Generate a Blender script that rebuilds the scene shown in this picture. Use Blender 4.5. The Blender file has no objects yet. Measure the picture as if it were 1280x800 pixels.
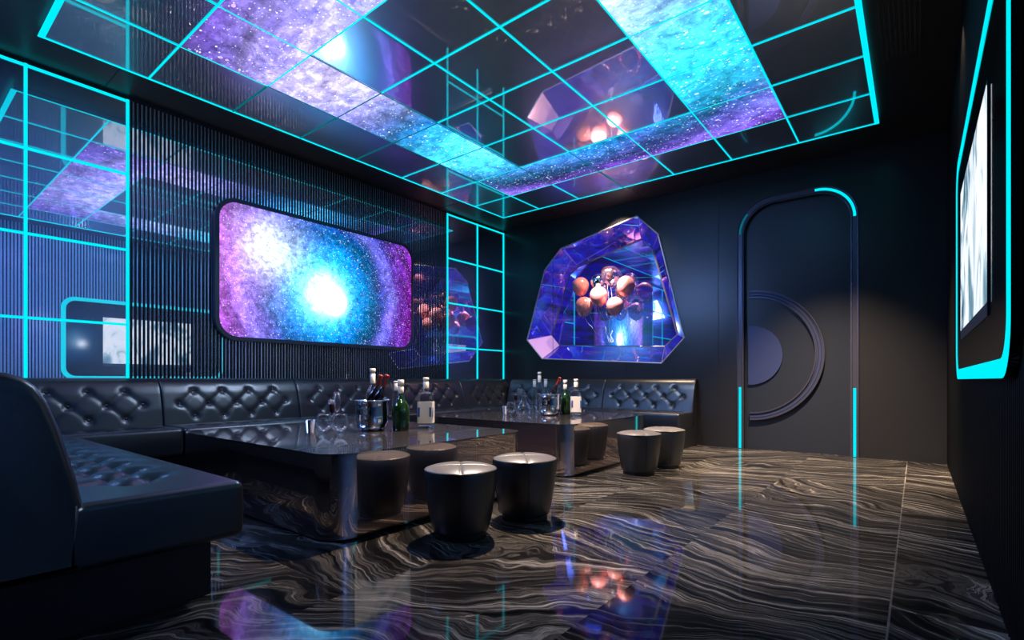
import bpy, bmesh, math, random
from mathutils import Vector, Matrix
from mathutils.geometry import tessellate_polygon

random.seed(7)
SC = bpy.context.scene
COL = SC.collection
PI = math.pi

# ------------------------------------------------------------------ camera, world, lights, exposure
cd = bpy.data.cameras.new('camera')
cd.sensor_width = 36.0
cd.lens = 18.0
cd.shift_y = 75.0 / 1280.0
cd.clip_start = 0.02
cam = bpy.data.objects.new('camera', cd)
COL.objects.link(cam)
cam.location = (5.846, -7.161, 0.9)
cam.rotation_euler = (PI / 2, 0, math.atan(506 / 640))
SC.camera = cam

SC.view_settings.view_transform = 'Standard'
SC.view_settings.look = 'None'
SC.view_settings.gamma = 1.0
SC.view_settings.use_curve_mapping = False
SC.view_settings.exposure = 0.0
cy = SC.cycles
cy.use_denoising = True
cy.max_bounces = 10
cy.glossy_bounces = 8
cy.diffuse_bounces = 3
cy.transmission_bounces = 6
cy.transparent_max_bounces = 12
cy.sample_clamp_indirect = 6.0
cy.caustics_reflective = False
cy.caustics_refractive = False
cy.blur_glossy = 0.5

w = bpy.data.worlds.new('night')
SC.world = w
w.use_nodes = True
w.node_tree.nodes['Background'].inputs[0].default_value = (0.01, 0.02, 0.05, 1)
w.node_tree.nodes['Background'].inputs[1].default_value = 0.3

WARM = (1.0, 0.74, 0.50)


def spot(name, loc, target, watts, angle, blend=0.4, radius=0.03, color=WARM):
    l = bpy.data.lights.new(name, 'SPOT')
    l.energy = watts
    l.spot_size = math.radians(angle)
    l.spot_blend = blend
    l.shadow_soft_size = radius
    l.color = color
    o = bpy.data.objects.new(name, l)
    o.location = loc
    o.rotation_euler = (Vector(target) - Vector(loc)).to_track_quat('-Z', 'Y').to_euler()
    COL.objects.link(o)
    return o


spot('downlight_over_tables', (2.95, -3.55, 3.50), (3.15, -3.55, 0), 1300, 82, 0.6, 0.03)
spot('cool_fill_over_tables', (2.75, -3.3, 3.50), (2.6, -3.3, 0), 300, 140, 0.5, 0.06, (0.55, 0.70, 1.0))  # added cool fill to lift the sofa backs and stool sides
spot('downlight_by_crystal_niche', (2.29, -0.26, 3.55), (2.35, -0.16, 0), 210, 110, 0.7, 0.02)
spot('downlight_niche_balloons', (2.0, -0.55, 3.48), (2.05, 0.25, 2.2), 1100, 34, 0.5, 0.01, (1.0, 0.88, 0.85))
spot('downlight_by_door', (5.0, -1.25, 3.49), (5.0, -1.0, 0), 2600, 74, 1.0, 0.03)
spot('downlight_by_right_wall', (5.93, -2.35, 3.56), (6.02, -2.35, 0), 40, 85, 0.7, 0.02)


def area(name, loc, target, sx, sy, watts, color):
    l = bpy.data.lights.new(name, 'AREA')
    l.shape = 'RECTANGLE'
    l.size, l.size_y = sx, sy
    l.energy = watts
    l.color = color
    o = bpy.data.objects.new(name, l)
    o.location = loc
    o.rotation_euler = (Vector(target) - Vector(loc)).to_track_quat('-Z', 'Y').to_euler()
    COL.objects.link(o)
    return o


spot('warm_fill_over_drinks', (4.4, -5.3, 3.50), (2.5, -4.2, 0.6), 260, 34, 0.8, 0.12, (1.0, 0.86, 0.74))  # added warm fill to brighten the labels and glass highlights
area('blue_fill_light', (1.3, -7.75, 3.1), (4.2, -3.2, 0.2), 2.2, 0.6, 105, (0.22, 0.42, 1.0))  # unseen blue fill added to tint the floor and sofa fronts


# ------------------------------------------------------------------ node helpers
class NT:
    def __init__(self, name):
        self.m = bpy.data.materials.new(name)
        self.m.use_nodes = True
        self.t = self.m.node_tree
        self.t.nodes.clear()
        self.out = self.t.nodes.new('ShaderNodeOutputMaterial')

    def n(self, typ, **kw):
        nd = self.t.nodes.new(typ)
        for k, v in kw.items():
            setattr(nd, k, v)
        return nd

    def set(self, sock, v):
        if isinstance(v, bpy.types.NodeSocket):
            self.t.links.new(v, sock)
        elif isinstance(v, (tuple, list)):
            if sock.type == 'RGBA' and len(v) == 3:
                v = (*v, 1)
            sock.default_value = v
        else:
            sock.default_value = v

    def math(self, op, a, b=0.0, c=0.0, clamp=False):
        nd = self.n('ShaderNodeMath', operation=op, use_clamp=clamp)
        self.set(nd.inputs[0], a)
        self.set(nd.inputs[1], b)
        self.set(nd.inputs[2], c)
        return nd.outputs[0]

    def add(self, a, b): return self.math('ADD', a, b)
    def sub(self, a, b): return self.math('SUBTRACT', a, b)
    def mul(self, a, b): return self.math('MULTIPLY', a, b)

    def xyz(self, v):
        nd = self.n('ShaderNodeSeparateXYZ')
        self.set(nd.inputs[0], v)
        return nd.outputs

    def vec(self, x, y, z=0.0):
        nd = self.n('ShaderNodeCombineXYZ')
        for i, v in enumerate((x, y, z)):
            self.set(nd.inputs[i], v)
        return nd.outputs[0]

    def noise(self, v, scale, detail=4, rough=0.5, dist=0.0, col=False):
        nd = self.n('ShaderNodeTexNoise')
        self.set(nd.inputs['Vector'], v)
        nd.inputs['Scale'].default_value = scale
        nd.inputs['Detail'].default_value = detail
        nd.inputs['Roughness'].default_value = rough
        nd.inputs['Distortion'].default_value = dist
        return nd.outputs['Color' if col else 'Fac']

    def ramp(self, f, stops, interp='LINEAR'):
        nd = self.n('ShaderNodeValToRGB')
        nd.color_ramp.interpolation = interp
        el = nd.color_ramp.elements
        while len(el) < len(stops):
            el.new(0.5)
        for e, (p, c) in zip(el, stops):
            e.position = p
            e.color = (*c, 1) if len(c) == 3 else c
        self.set(nd.inputs[0], f)
        return nd.outputs[0]

    def mix(self, f, a, b, blend='MIX'):
        nd = self.n('ShaderNodeMix', data_type='RGBA', blend_type=blend)
        self.set(nd.inputs[0], f)
        self.set(nd.inputs[6], a)
        self.set(nd.inputs[7], b)
        return nd.outputs[2]

    def scale(self, c, f):
        nd = self.n('ShaderNodeVectorMath', operation='SCALE')
        self.set(nd.inputs[0], c)
        self.set(nd.inputs[3], f)
        return nd.outputs[0]

    def vadd(self, a, b):
        nd = self.n('ShaderNodeVectorMath', operation='ADD')
        self.set(nd.inputs[0], a)
        self.set(nd.inputs[1], b)
        return nd.outputs[0]

    def pos(self):
        return self.n('ShaderNodeNewGeometry').outputs['Position']

    def objc(self):
        return self.n('ShaderNodeTexCoord').outputs['Object']

    def gauss(self, p, c, r):
        """exp(-(|p-c|/r)^2)"""
        d = self.n('ShaderNodeVectorMath', operation='DISTANCE')
        self.set(d.inputs[0], p)
        self.set(d.inputs[1], c)
        q = self.math('DIVIDE', d.outputs['Value'], r)
        return self.math('EXPONENT', self.mul(self.mul(q, q), -1.0))

    def bsdf(self, **kw):
        nd = self.n('ShaderNodeBsdfPrincipled')
        for k, v in kw.items():
            self.set(nd.inputs[k.replace('_', ' ')], v)
        return nd

    def finish(self, shader):
        self.t.links.new(shader, self.out.inputs[0])
        return self.m

    def bump(self, h, strength=0.2, dist=0.01):
        nd = self.n('ShaderNodeBump')
        nd.inputs['Strength'].default_value = strength
        nd.inputs['Distance'].default_value = dist
        self.set(nd.inputs['Height'], h)
        return nd.outputs[0]


def simple(name, color, rough=0.5, metal=0.0, spec=0.5, coat=0.0, bump=None, **kw):
    t = NT(name)
    b = t.bsdf(Base_Color=color, Roughness=rough, Metallic=metal)
    b.inputs['Specular IOR Level'].default_value = spec
    b.inputs['Coat Weight'].default_value = coat
    for k, v in kw.items():
        t.set(b.inputs[k.replace('_', ' ')], v)
    if bump:
        sc, st, di = bump
        t.t.links.new(t.bump(t.noise(t.objc(), sc, 5, 0.6), st, di), b.inputs['Normal'])
    return t.finish(b.outputs[0])


def emit(name, color, strength):
    t = NT(name)
    e = t.n('ShaderNodeEmission')
    t.set(e.inputs[0], color)
    e.inputs[1].default_value = strength
    return t.finish(e.outputs[0])


def two_lobe_mirror(name, c1, r1, c2, r2, f):
    """polished metal under a slightly hazy film: a sharp and a soft reflection"""
    t = NT(name)
    a = t.bsdf(Base_Color=c1, Roughness=r1, Metallic=1.0)
    b = t.bsdf(Base_Color=c2, Roughness=r2, Metallic=1.0)
    m = t.n('ShaderNodeMixShader')
    m.inputs[0].default_value = f
    t.t.links.new(a.outputs[0], m.inputs[1])
    t.t.links.new(b.outputs[0], m.inputs[2])
    return t.finish(m.outputs[0])


def thin_glass(name, tint=(0.95, 0.97, 1.0), refl=1.0, ior=1.5):
    t = NT(name)
    tr = t.n('ShaderNodeBsdfTransparent')
    t.set(tr.inputs[0], tint)
    g = t.n('ShaderNodeBsdfGlossy')
    t.set(g.inputs[0], (refl, refl, refl))
    g.inputs['Roughness'].default_value = 0.08
    f = t.n('ShaderNodeFresnel')
    f.inputs[0].default_value = ior
    m = t.n('ShaderNodeMixShader')
    t.t.links.new(t.math('MINIMUM', f.outputs[0], 0.45), m.inputs[0])
    t.t.links.new(tr.outputs[0], m.inputs[1])
    t.t.links.new(g.outputs[0], m.inputs[2])
    return t.finish(m.outputs[0])


def galaxy(name, axis, s0, s1, t0, t1, cs, strength, amp=1.0, ceil=False):
    """spiral galaxy picture; s runs left to right, t upward, both 0..1"""
    t = NT(name)
    P = t.xyz(t.pos())
    s = t.math('DIVIDE', t.sub(P[1], s0), s1 - s0)
    v = t.math('DIVIDE', t.sub(P[axis], t0), t1 - t0)
    p = t.vec(t.mul(s, 1.8), v, 0.0)
    warp = t.noise(p, 3.0, 6, 0.6, 0.0, True)
    wv = t.scale(t.vadd(warp, (-0.5, -0.5, -0.5)), 0.28)
    pw = t.vadd(p, wv)
    pwx = t.xyz(pw)
    sw = t.math('DIVIDE', pwx[0], 1.8)
    if ceil:
        stops = [(0.0, (0.16, 0.07, 0.62)), (0.12, (0.16, 0.14, 0.85)), (0.30, (0.22, 0.30, 0.95)), (0.48, (0.02, 0.14, 0.80)),
                 (0.66, (0.01, 0.35, 0.85)), (0.80, (0.02, 0.08, 0.60)), (0.88, (0.10, 0.07, 0.62)), (1.0, (0.22, 0.04, 0.62))]
    else:
        stops = [(0.0, (0.50, 0.10, 0.80)), (0.14, (0.24, 0.14, 0.90)), (0.30, (0.02, 0.10, 0.85)), (0.52, (0.0, 0.09, 0.75)),
                 (0.70, (0.005, 0.04, 0.38)), (0.82, (0.08, 0.05, 0.58)), (0.90, (0.24, 0.05, 0.75)), (1.0, (0.28, 0.01, 0.48))]
    base = t.ramp(sw, stops)
    # dust lanes wound around the core
    c = (cs * 1.8, 0.42, 0.0)
    d = t.n('ShaderNodeVectorMath', operation='SUBTRACT')
    t.set(d.inputs[0], p)
    t.set(d.inputs[1], c)
    dx = t.xyz(d.outputs[0])
    ang = t.math('ARCTAN2', dx[1], dx[0])
    rr = t.math('SQRT', t.add(t.mul(dx[0], dx[0]), t.mul(dx[1], dx[1])))
    spir = t.vec(t.mul(rr, 5.0), t.math('SINE', t.add(ang, t.mul(rr, 3.0))), t.math('COSINE', t.add(ang, t.mul(rr, 3.0))))
    lanes = t.noise(spir, 1.7, 8, 0.62, 0.6)
    lane = t.ramp(lanes, [(0.30, (0.16, 0.16, 0.16)), (0.50, (0.75, 0.75, 0.75)), (0.68, (1.7, 1.7, 1.7))])
    fine = t.noise(pw, 22.0, 6, 0.7)
    grain = t.ramp(fine, [(0.34, (0.42, 0.42, 0.48)), (0.52, (0.95, 0.95, 0.95)), (0.68, (1.8, 1.8, 1.8))])
    col = t.mix(1.0, t.mix(1.0, base, lane, 'MULTIPLY'), grain, 'MULTIPLY')
    d2 = t.n('ShaderNodeVectorMath', operation='DISTANCE')
    t.set(d2.inputs[0], t.vadd(p, t.scale(wv, 0.45)))
    t.set(d2.inputs[1], c)
    rw = d2.outputs['Value']

    def band(r0, wd):
        q_ = t.math('DIVIDE', t.sub(rw, r0), wd)
        return t.math('EXPONENT', t.mul(t.mul(q_, q_), -1.0))
    col = t.scale(col, t.sub(1.0, t.mul(band(0.50, 0.10), 0.62)))
    col = t.vadd(col, t.scale(t.mix(1.0, (0.22, 0.20, 0.85), grain, 'MULTIPLY'), t.mul(band(0.70, 0.06), 0.75)))
    halo = t.gauss(pw, c, 0.34)
    core = t.gauss(p, (c[0], c[1] - 0.01, 0), 0.145)
    core2 = t.gauss(p, (c[0] + 0.09, c[1] - 0.06, 0), 0.065)
    blob = t.gauss(pw, (cs * 1.8 - 0.46, 0.72, 0.0), 0.21)
    pink = t.gauss(pw, (0.05, 0.55, 0.0), 0.42)
    col = t.vadd(col, t.scale(t.mix(1.0, (0.0, 0.66, 1.5), grain, 'MULTIPLY'), t.mul(halo, 1.5 * amp)))
    col = t.vadd(col, t.scale(t.mix(1.0, (0.70, 0.85, 1.0), grain, 'MULTIPLY'), t.mul(blob, 1.35 * amp)))
    col = t.vadd(col, t.scale(t.mix(1.0, (0.40, 0.34, 0.75) if ceil else (0.75, 0.25, 0.85), grain, 'MULTIPLY'), t.mul(pink, 0.40)))
    col = t.vadd(col, t.scale(t.mix(1.0, (0.55, 1.0, 1.2), grain, 'MULTIPLY'), t.mul(core, 4.0 * amp)))
    col = t.vadd(col, t.scale((1.0, 1.0, 1.0), t.mul(core2, 18.0 * amp)))
    if ceil:
        for ctr, rad, tint, am in (((0.42, 0.12, 0), 0.24, (0.85, 0.70, 0.95), 0.75), ((1.22, 0.10, 0), 0.24, (0.10, 0.80, 1.0), 0.9),
                                   ((0.30, 0.60, 0), 0.25, (0.65, 0.75, 1.0), 0.7), ((1.10, 0.92, 0), 0.30, (0.05, 0.85, 1.1), 1.1)):
            col = t.vadd(col, t.scale(t.mix(1.0, tint, grain, 'MULTIPLY'), t.mul(t.gauss(pw, ctr, rad), am)))
    # stars
    for sc_, thr, amp, tint in ((26.0, 0.16, 0.9, (1.0, 0.65, 1.0)), (62.0, 0.20, 1.6, (0.9, 0.95, 1.0)),
                                (120.0, 0.26, 1.2, (0.7, 0.9, 1.0))):
        vo = t.n('ShaderNodeTexVoronoi')
        t.set(vo.inputs['Vector'], p)
        vo.inputs['Scale'].default_value = sc_
        on = t.math('LESS_THAN', vo.outputs['Distance'], thr)
        rc = t.xyz(vo.outputs['Color'])
        keep = t.math('GREATER_THAN', rc[0], 0.42)
        br = t.math('POWER', rc[1], 2.0)
        col = t.vadd(col, t.scale(tint, t.mul(t.mul(on, keep), t.mul(br, amp))))
    e = t.n('ShaderNodeEmission')
    t.set(e.inputs[0], col)
    e.inputs[1].default_value = strength
    return t.finish(e.outputs[0])


# ------------------------------------------------------------------ materials
M = {}
M['mirror'] = two_lobe_mirror('hazy_mirror', (0.85, 0.90, 1.0), 0.0, (0.45, 0.62, 1.0), 0.34, 0.30)
M['ceil_mirror'] = two_lobe_mirror('black_ceiling_mirror', (0.80, 0.80, 0.84), 0.0, (0.66, 0.86, 1.0), 0.31, 0.50)
M['right_wall'] = two_lobe_mirror('smoked_satin_metal', (0.80, 0.82, 0.90), 0.01, (0.52, 0.76, 1.0), 0.36, 0.90)
M['slat'] = simple('black_lacquer_slat', (0.008, 0.009, 0.012), 0.22, 0.0, 0.5)
M['slat_dark'] = simple('black_satin_slat', (0.002, 0.002, 0.0025), 0.5, 0.0, 0.12)
M['led'] = emit('cyan_led', (0.0, 0.78, 0.90), 1.15)
M['led_dim'] = emit('cyan_led_dim_look', (0.0, 0.30, 0.36), 0.5)  # weaker emission paints in the dark look of some strips
M['wall_dark'] = simple('dark_lacquered_wall', (0.020, 0.020, 0.023), 0.27, 0.0, 0.5, bump=(500, 0.05, 0.002))
M['ceiling'] = simple('black_ceiling_paint', (0.012, 0.012, 0.014), 0.38, 0.0, 0.5, bump=(500, 0.05, 0.002))
M['leather'] = simple('black_leather', (0.014, 0.015, 0.019), 0.31, 0.0, 0.85, bump=(260, 0.2, 0.003))
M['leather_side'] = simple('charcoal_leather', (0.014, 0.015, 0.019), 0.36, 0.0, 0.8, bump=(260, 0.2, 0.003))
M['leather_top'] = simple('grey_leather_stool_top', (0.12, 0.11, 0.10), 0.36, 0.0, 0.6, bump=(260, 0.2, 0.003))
M['plinth'] = simple('black_plinth', (0.008, 0.009, 0.012), 0.5, 0.0, 0.4)
M['button'] = simple('leather_button', (0.03, 0.03, 0.034), 0.25, 0.0, 0.7)
M['seam'] = simple('dark_stitching', (0.01, 0.01, 0.01), 0.6)
M['table_top'] = two_lobe_mirror('smoked_glass_top', (0.42, 0.36, 0.35), 0.0, (0.35, 0.30, 0.30), 0.35, 0.16)
M['table_side'] = two_lobe_mirror('bronze_mirror_side', (0.62, 0.50, 0.45), 0.02, (0.50, 0.48, 0.58), 0.26, 0.27)
M['chrome'] = simple('polished_steel', (0.65, 0.67, 0.70), 0.06, 1.0)
M['frame'] = simple('blue_black_bezel', (0.035, 0.05, 0.075), 0.35, 0.3, 0.5)
M['bezel'] = simple('black_gloss_bezel', (0.006, 0.006, 0.008), 0.06, 0.0, 0.6)
M['glass'] = thin_glass('clear_glass', (0.97, 0.98, 0.99), 1.0, 1.33)
M['wine'] = simple('dark_wine', (0.02, 0.0, 0.004), 0.05, 0.0, 0.5)
M['green_glass'] = simple('green_bottle_glass', (0.006, 0.022, 0.002), 0.06, 0.0, 0.6, coat=0.5)
M['black_glass'] = simple('dark_bottle_glass', (0.006, 0.002, 0.003), 0.08, 0.0, 0.6)
M['red_foil'] = simple('red_foil', (0.32, 0.04, 0.03), 0.3, 0.5)
M['white_cap'] = simple('cream_cap', (0.72, 0.66, 0.60), 0.4)
M['label'] = simple('cream_paper_label', (0.70, 0.64, 0.60), 0.6)
M['label_blue'] = simple('blue_label_motif', (0.02, 0.07, 0.28), 0.5)
M['balloon'] = simple('rose_balloon_rubber', (0.82, 0.30, 0.28), 0.20, 0.10, 0.6, coat=0.5)
M['balloon_chrome'] = simple('silver_foil_balloon', (0.75, 0.76, 0.85), 0.05, 1.0)
M['balloon_gold'] = simple('rose_gold_foil_balloon', (0.85, 0.48, 0.34), 0.12, 0.9)
M['balloon_clear'] = thin_glass('clear_balloon', (0.80, 0.84, 0.95), 1.0, 1.9)
M['string'] = simple('white_balloon_ribbon', (0.75, 0.80, 0.95), 0.3)
M['rim'] = simple('bright_metal_edge', (0.65, 0.68, 0.85), 0.3, 0.5)
M['rim_dark'] = simple('bronze_edge', (0.40, 0.38, 0.40), 0.3, 0.4)
M['door'] = simple('navy_black_door_lacquer', (0.020, 0.024, 0.034), 0.30, 0.0, 0.5, bump=(500, 0.05, 0.002))
M['door_blue'] = simple('blue_lacquer', (0.045, 0.06, 0.15), 0.28, 0.2, 0.6)
M['door_frame'] = simple('door_frame_metal', (0.10, 0.10, 0.14), 0.25, 0.6)
M['grille'] = simple('black_grille', (0.003, 0.003, 0.003), 0.7)
M['galaxy_tv'] = galaxy('galaxy_picture', 2, -4.83, -2.208, 1.37, 2.825, 0.47, 1.0, 1.25)
M['galaxy_ceiling'] = galaxy('galaxy_ceiling_picture', 0, -5.62, -1.42, 1.286, 4.82, 0.66, 1.0, 0.75, True)


def mat_streaks(name, mirror_f, strength):
    """backlit violet and blue light-trail print behind a mirror film; painted glow on facets"""
    t = NT(name)
    P = t.xyz(t.pos())
    q = t.vec(t.mul(P[0], 0.7), t.mul(P[1], 0.7), t.add(t.mul(P[2], 4.5), t.mul(P[0], 0.5)))
    n1 = t.noise(q, 1.6, 7, 0.65, 0.2)
    c1 = t.ramp(n1, [(0.34, (0.004, 0.004, 0.04)), (0.44, (0.03, 0.025, 0.22)), (0.52, (0.025, 0.02, 0.85)),
                     (0.57, (0.05, 0.03, 0.35)), (0.61, (0.16, 0.04, 0.70)), (0.66, (0.02, 0.12, 1.0)), (0.72, (0.2, 0.6, 1.0))])
    q2 = t.vec(t.mul(P[0], 0.5), 0.0, t.add(t.mul(P[2], 16.0), t.mul(P[0], 1.5)))
    n2 = t.noise(q2, 1.3, 3, 0.5)
    lines = t.ramp(n2, [(0.66, (0, 0, 0)), (0.69, (0.05, 0.45, 1.0))])
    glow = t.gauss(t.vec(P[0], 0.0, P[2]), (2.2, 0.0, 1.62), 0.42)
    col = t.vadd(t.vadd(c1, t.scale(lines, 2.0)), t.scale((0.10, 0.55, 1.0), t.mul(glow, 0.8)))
    e = t.n('ShaderNodeEmission')
    t.set(e.inputs[0], col)
    e.inputs[1].default_value = strength
    g = t.bsdf(Base_Color=(0.50, 0.48, 0.75), Roughness=0.02, Metallic=1.0)
    m = t.n('ShaderNodeMixShader')
    m.inputs[0].default_value = mirror_f
    t.t.links.new(e.outputs[0], m.inputs[1])
    t.t.links.new(g.outputs[0], m.inputs[2])
    return t.finish(m.outputs[0])


M['streak_back'] = mat_streaks('backlit_streak_mirror', 0.76, 1.3)
M['streak_facet'] = mat_streaks('facet_painted_streaks', 0.68, 1.3)  # streak glow painted into the mirror facets to make them bluer
M['facet_pink'] = simple('facet_painted_pink_glow', (0.85, 0.55, 0.75), 0.2, 0.6, Emission_Color=(0.55, 0.30, 0.60, 1),
                         Emission_Strength=0.9)  # pinkish reflection painted into one mirror facet as emission


def mat_screen_white():
    t = NT('pale_abstract_screen_picture')
    P = t.xyz(t.pos())
    q = t.vec(t.mul(P[1], 1.3), 0.0, t.mul(P[2], 1.0))
    n = t.noise(q, 2.0, 6, 0.55, 1.2)
    c = t.ramp(n, [(0.34, (0.04, 0.11, 0.16)), (0.44, (0.22, 0.36, 0.46)), (0.52, (0.70, 0.78, 0.84)), (0.62, (0.85, 0.86, 0.90))])
    e = t.n('ShaderNodeEmission')
    t.set(e.inputs[0], c)
    e.inputs[1].default_value = 1.25
    return t.finish(e.outputs[0])


M['screen_white'] = mat_screen_white()


def mat_floor():
    t = NT('black_wave_marble')
    P = t.xyz(t.pos())
    # slabs 0.9 m wide across X, 2.0 m long in Y
    ix = t.math('FLOOR', t.math('DIVIDE', t.sub(P[0], 4.86), 0.90))
    yo = t.add(P[1], t.mul(ix, 0.85))
    iy = t.math('FLOOR', t.math('DIVIDE', t.add(yo, 3.8), 1.9))
    wn = t.n('ShaderNodeTexWhiteNoise', noise_dimensions='2D')
    t.set(wn.inputs['Vector'], t.vec(ix, iy, 0.0))
    r = t.xyz(wn.outputs['Color'])
    flip = t.sub(t.mul(t.math('GREATER_THAN', r[0], 0.5), 2.0), 1.0)
    x = t.add(t.mul(P[0], flip), t.mul(r[1], 17.0))
    y = t.add(P[1], t.mul(r[2], 11.0))
    low = t.noise(t.vec(t.mul(x, 0.55), t.mul(y, 0.42), 0.0), 1.0, 1.5, 0.45)
    mid = t.noise(t.vec(t.mul(x, 1.9), t.mul(y, 1.5), 3.0), 1.0, 3, 0.5)
    th_ = t.mul(t.sub(r[2], 0.45), 1.3)
    f = t.add(t.add(t.mul(y, t.math('COSINE', th_)), t.mul(x, t.math('SINE', th_))), t.add(t.mul(low, 2.1), t.mul(mid, 0.34)))
    bands = t.noise(t.vec(t.mul(x, 0.7), t.mul(f, 27.0), t.mul(y, 0.7)), 1.0, 7, 0.70, 0.1)
    mask = t.noise(t.vec(t.mul(f, 2.4), t.mul(x, 0.9), 9.0), 1.0, 2, 0.5)
    b2 = t.add(bands, t.mul(t.sub(mask, 0.5), 0.25))
    col = t.ramp(b2, [(0.36, (0.004, 0.004, 0.004)), (0.47, (0.014, 0.013, 0.013)), (0.52, (0.075, 0.067, 0.060)),
                      (0.55, (0.01, 0.01, 0.01)), (0.59, (0.24, 0.22, 0.20)), (0.63, (0.05, 0.045, 0.04)), (0.68, (0.55, 0.50, 0.46)), (0.80, (0.6, 0.56, 0.52))])
    # fine joints
    fx = t.math('FRACT', t.math('DIVIDE', t.sub(P[0], 4.86), 0.90))
    fy = t.math('FRACT', t.math('DIVIDE', t.add(yo, 3.8), 1.9))
    jx = t.mul(t.math('LESS_THAN', fx, 0.008), t.math('GREATER_THAN', P[0], 5.5))
    jy = t.mul(t.math('LESS_THAN', fy, 0.0015), 0.4)
    j = t.math('MAXIMUM', jx, jy)
    jn = t.math('GREATER_THAN', t.noise(t.pos(), 1.1, 1), 0.52)
    col = t.mix(t.mul(j, t.add(0.3, t.mul(jn, 0.7))), col, (0.30, 0.28, 0.27))
    b = t.bsdf(Base_Color=col, Roughness=0.045)
    b.inputs['IOR'].default_value = 1.55
    b.inputs['Specular IOR Level'].default_value = 0.42
    return t.finish(b.outputs[0])


M['floor'] = mat_floor()


# ------------------------------------------------------------------ object helpers
def obj(name, bm, mat, parent=None, smooth=False):
    me = bpy.data.meshes.new(name)
    bmesh.ops.recalc_face_normals(bm, faces=bm.faces)
    bm.to_mesh(me)
    bm.free()
    if smooth:
        for p in me.polygons:
            p.use_smooth = True
    mats = mat if isinstance(mat, (list, tuple)) else [mat]
    for m in mats:
        me.materials.append(M[m] if isinstance(m, str) else m)
    o = bpy.data.objects.new(name, me)
    COL.objects.link(o)
    if parent is not None:
        o.parent = parent
    return o


def autosmooth(o, deg=35):
    me = o.data
    bm = bmesh.new()
    bm.from_mesh(me)
    for e in bm.edges:
        if len(e.link_faces) == 2:
            e.smooth = e.calc_face_angle(0) < math.radians(deg)
    for f in bm.faces:
        f.smooth = True
    bm.to_mesh(me)
    bm.free()
    return o


def tag(o, label, cat, group=None):
    o['label'] = label
    o['category'] = cat
    if group:
        o['group'] = group
    return o


def thing(name, label, cat, loc=(0, 0, 0), rz=0.0, group=None):
    o = bpy.data.objects.new(name, None)
    COL.objects.link(o)
    o.empty_display_size = 0.05
    o.location = loc
    o.rotation_euler = (0, 0, rz)
    return tag(o, label, cat, group)


def struct(name, bm, mat, parent=None, smooth=False):
    o = obj(name, bm, mat, parent, smooth)
    if parent is None:
        o['kind'] = 'structure'
    return o


def B(*boxes, bevel=0.0, seg=2):
    bm = bmesh.new()
    for (x0, x1, y0, y1, z0, z1) in boxes:
        add_box(bm, x0, x1, y0, y1, z0, z1)
    if bevel:
        bmesh.ops.bevel(bm, geom=list(bm.edges), offset=bevel, segments=seg, profile=0.5, affect='EDGES')
    return bm


def add_box(bm, x0, x1, y0, y1, z0, z1):
    v = [bm.verts.new(p) for p in ((x0, y0, z0), (x1, y0, z0), (x1, y1, z0), (x0, y1, z0),
                                   (x0, y0, z1), (x1, y0, z1), (x1, y1, z1), (x0, y1, z1))]
    for f in ((0, 3, 2, 1), (4, 5, 6, 7), (0, 1, 5, 4), (1, 2, 6, 5), (2, 3, 7, 6), (3, 0, 4, 7)):
        bm.faces.new([v[i] for i in f])


def lathe(profile, n=40, shape=None, cap=True, bm=None):
    """profile [(r,z)...] bottom to top; shape(angle)->radius multiplier"""
    bm = bm or bmesh.new()
    rings = []
    for r, z in profile:
        ring = []
        for k in range(n):
            a = 2 * PI * k / n
            m = shape(a) if shape else 1.0
            ring.append(bm.verts.new((r * m * math.cos(a), r * m * math.sin(a), z)))
        rings.append(ring)
    for a, b in zip(rings, rings[1:]):
        for k in range(n):
            bm.faces.new((a[k], a[(k + 1) % n], b[(k + 1) % n], b[k]))
    if cap:
        bm.faces.new(rings[0])
        bm.faces.new(rings[-1])
    return bm


def tube(path, r, n=8, closed=False, bm=None):
    bm = bm or bmesh.new()
    pts = [Vector(p) for p in path]
    N = len(pts)
    rings = []
    prev = None
    for i, p in enumerate(pts):
        a = pts[(i - 1) % N] if (closed or i > 0) else p
        b = pts[(i + 1) % N] if (closed or i < N - 1) else p
        t = (b - a).normalized()
        if prev is None:
            ref = Vector((0, 0, 1)) if abs(t.z) < 0.9 else Vector((1, 0, 0))
            u = t.cross(ref).normalized()
        else:
            u = (prev - t * prev.dot(t)).normalized()
        prev = u
        v = t.cross(u)
        rings.append([bm.verts.new(p + (u * math.cos(2 * PI * k / n) + v * math.sin(2 * PI * k / n)) * r) for k in range(n)])
    rng = range(N) if closed else range(N - 1)
    for i in rng:
        a, b = rings[i], rings[(i + 1) % N]
        for k in range(n):
            bm.faces.new((a[k], a[(k + 1) % n], b[(k + 1) % n], b[k]))
    if not closed:
        bm.faces.new(rings[0])
        bm.faces.new(rings[-1])
    return bm


def rrect(x0, x1, y0, y1, r, n=10):
    """rounded rectangle loop, counter-clockwise"""
    pts = []
    for cx, cy_, a0 in ((x1 - r, y1 - r, 0), (x0 + r, y1 - r, 90), (x0 + r, y0 + r, 180), (x1 - r, y0 + r, 270)):
        for k in range(n + 1):
            a = math.radians(a0 + 90 * k / n)
            pts.append((cx + r * math.cos(a), cy_ + r * math.sin(a)))
    return pts


def prism(loop, h0, h1, fn, bm=None, caps=True):
    """loop of 2-D points extruded between h0 and h1; fn(a,b,h)->3-D"""
    bm = bm or bmesh.new()
    A = [bm.verts.new(fn(a, b, h0)) for a, b in loop]
    C = [bm.verts.new(fn(a, b, h1)) for a, b in loop]
    n = len(loop)
    for k in range(n):
        bm.faces.new((A[k], A[(k + 1) % n], C[(k + 1) % n], C[k]))
    if caps:
        bm.faces.new(A)
        bm.faces.new(C)
    return bm


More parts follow.
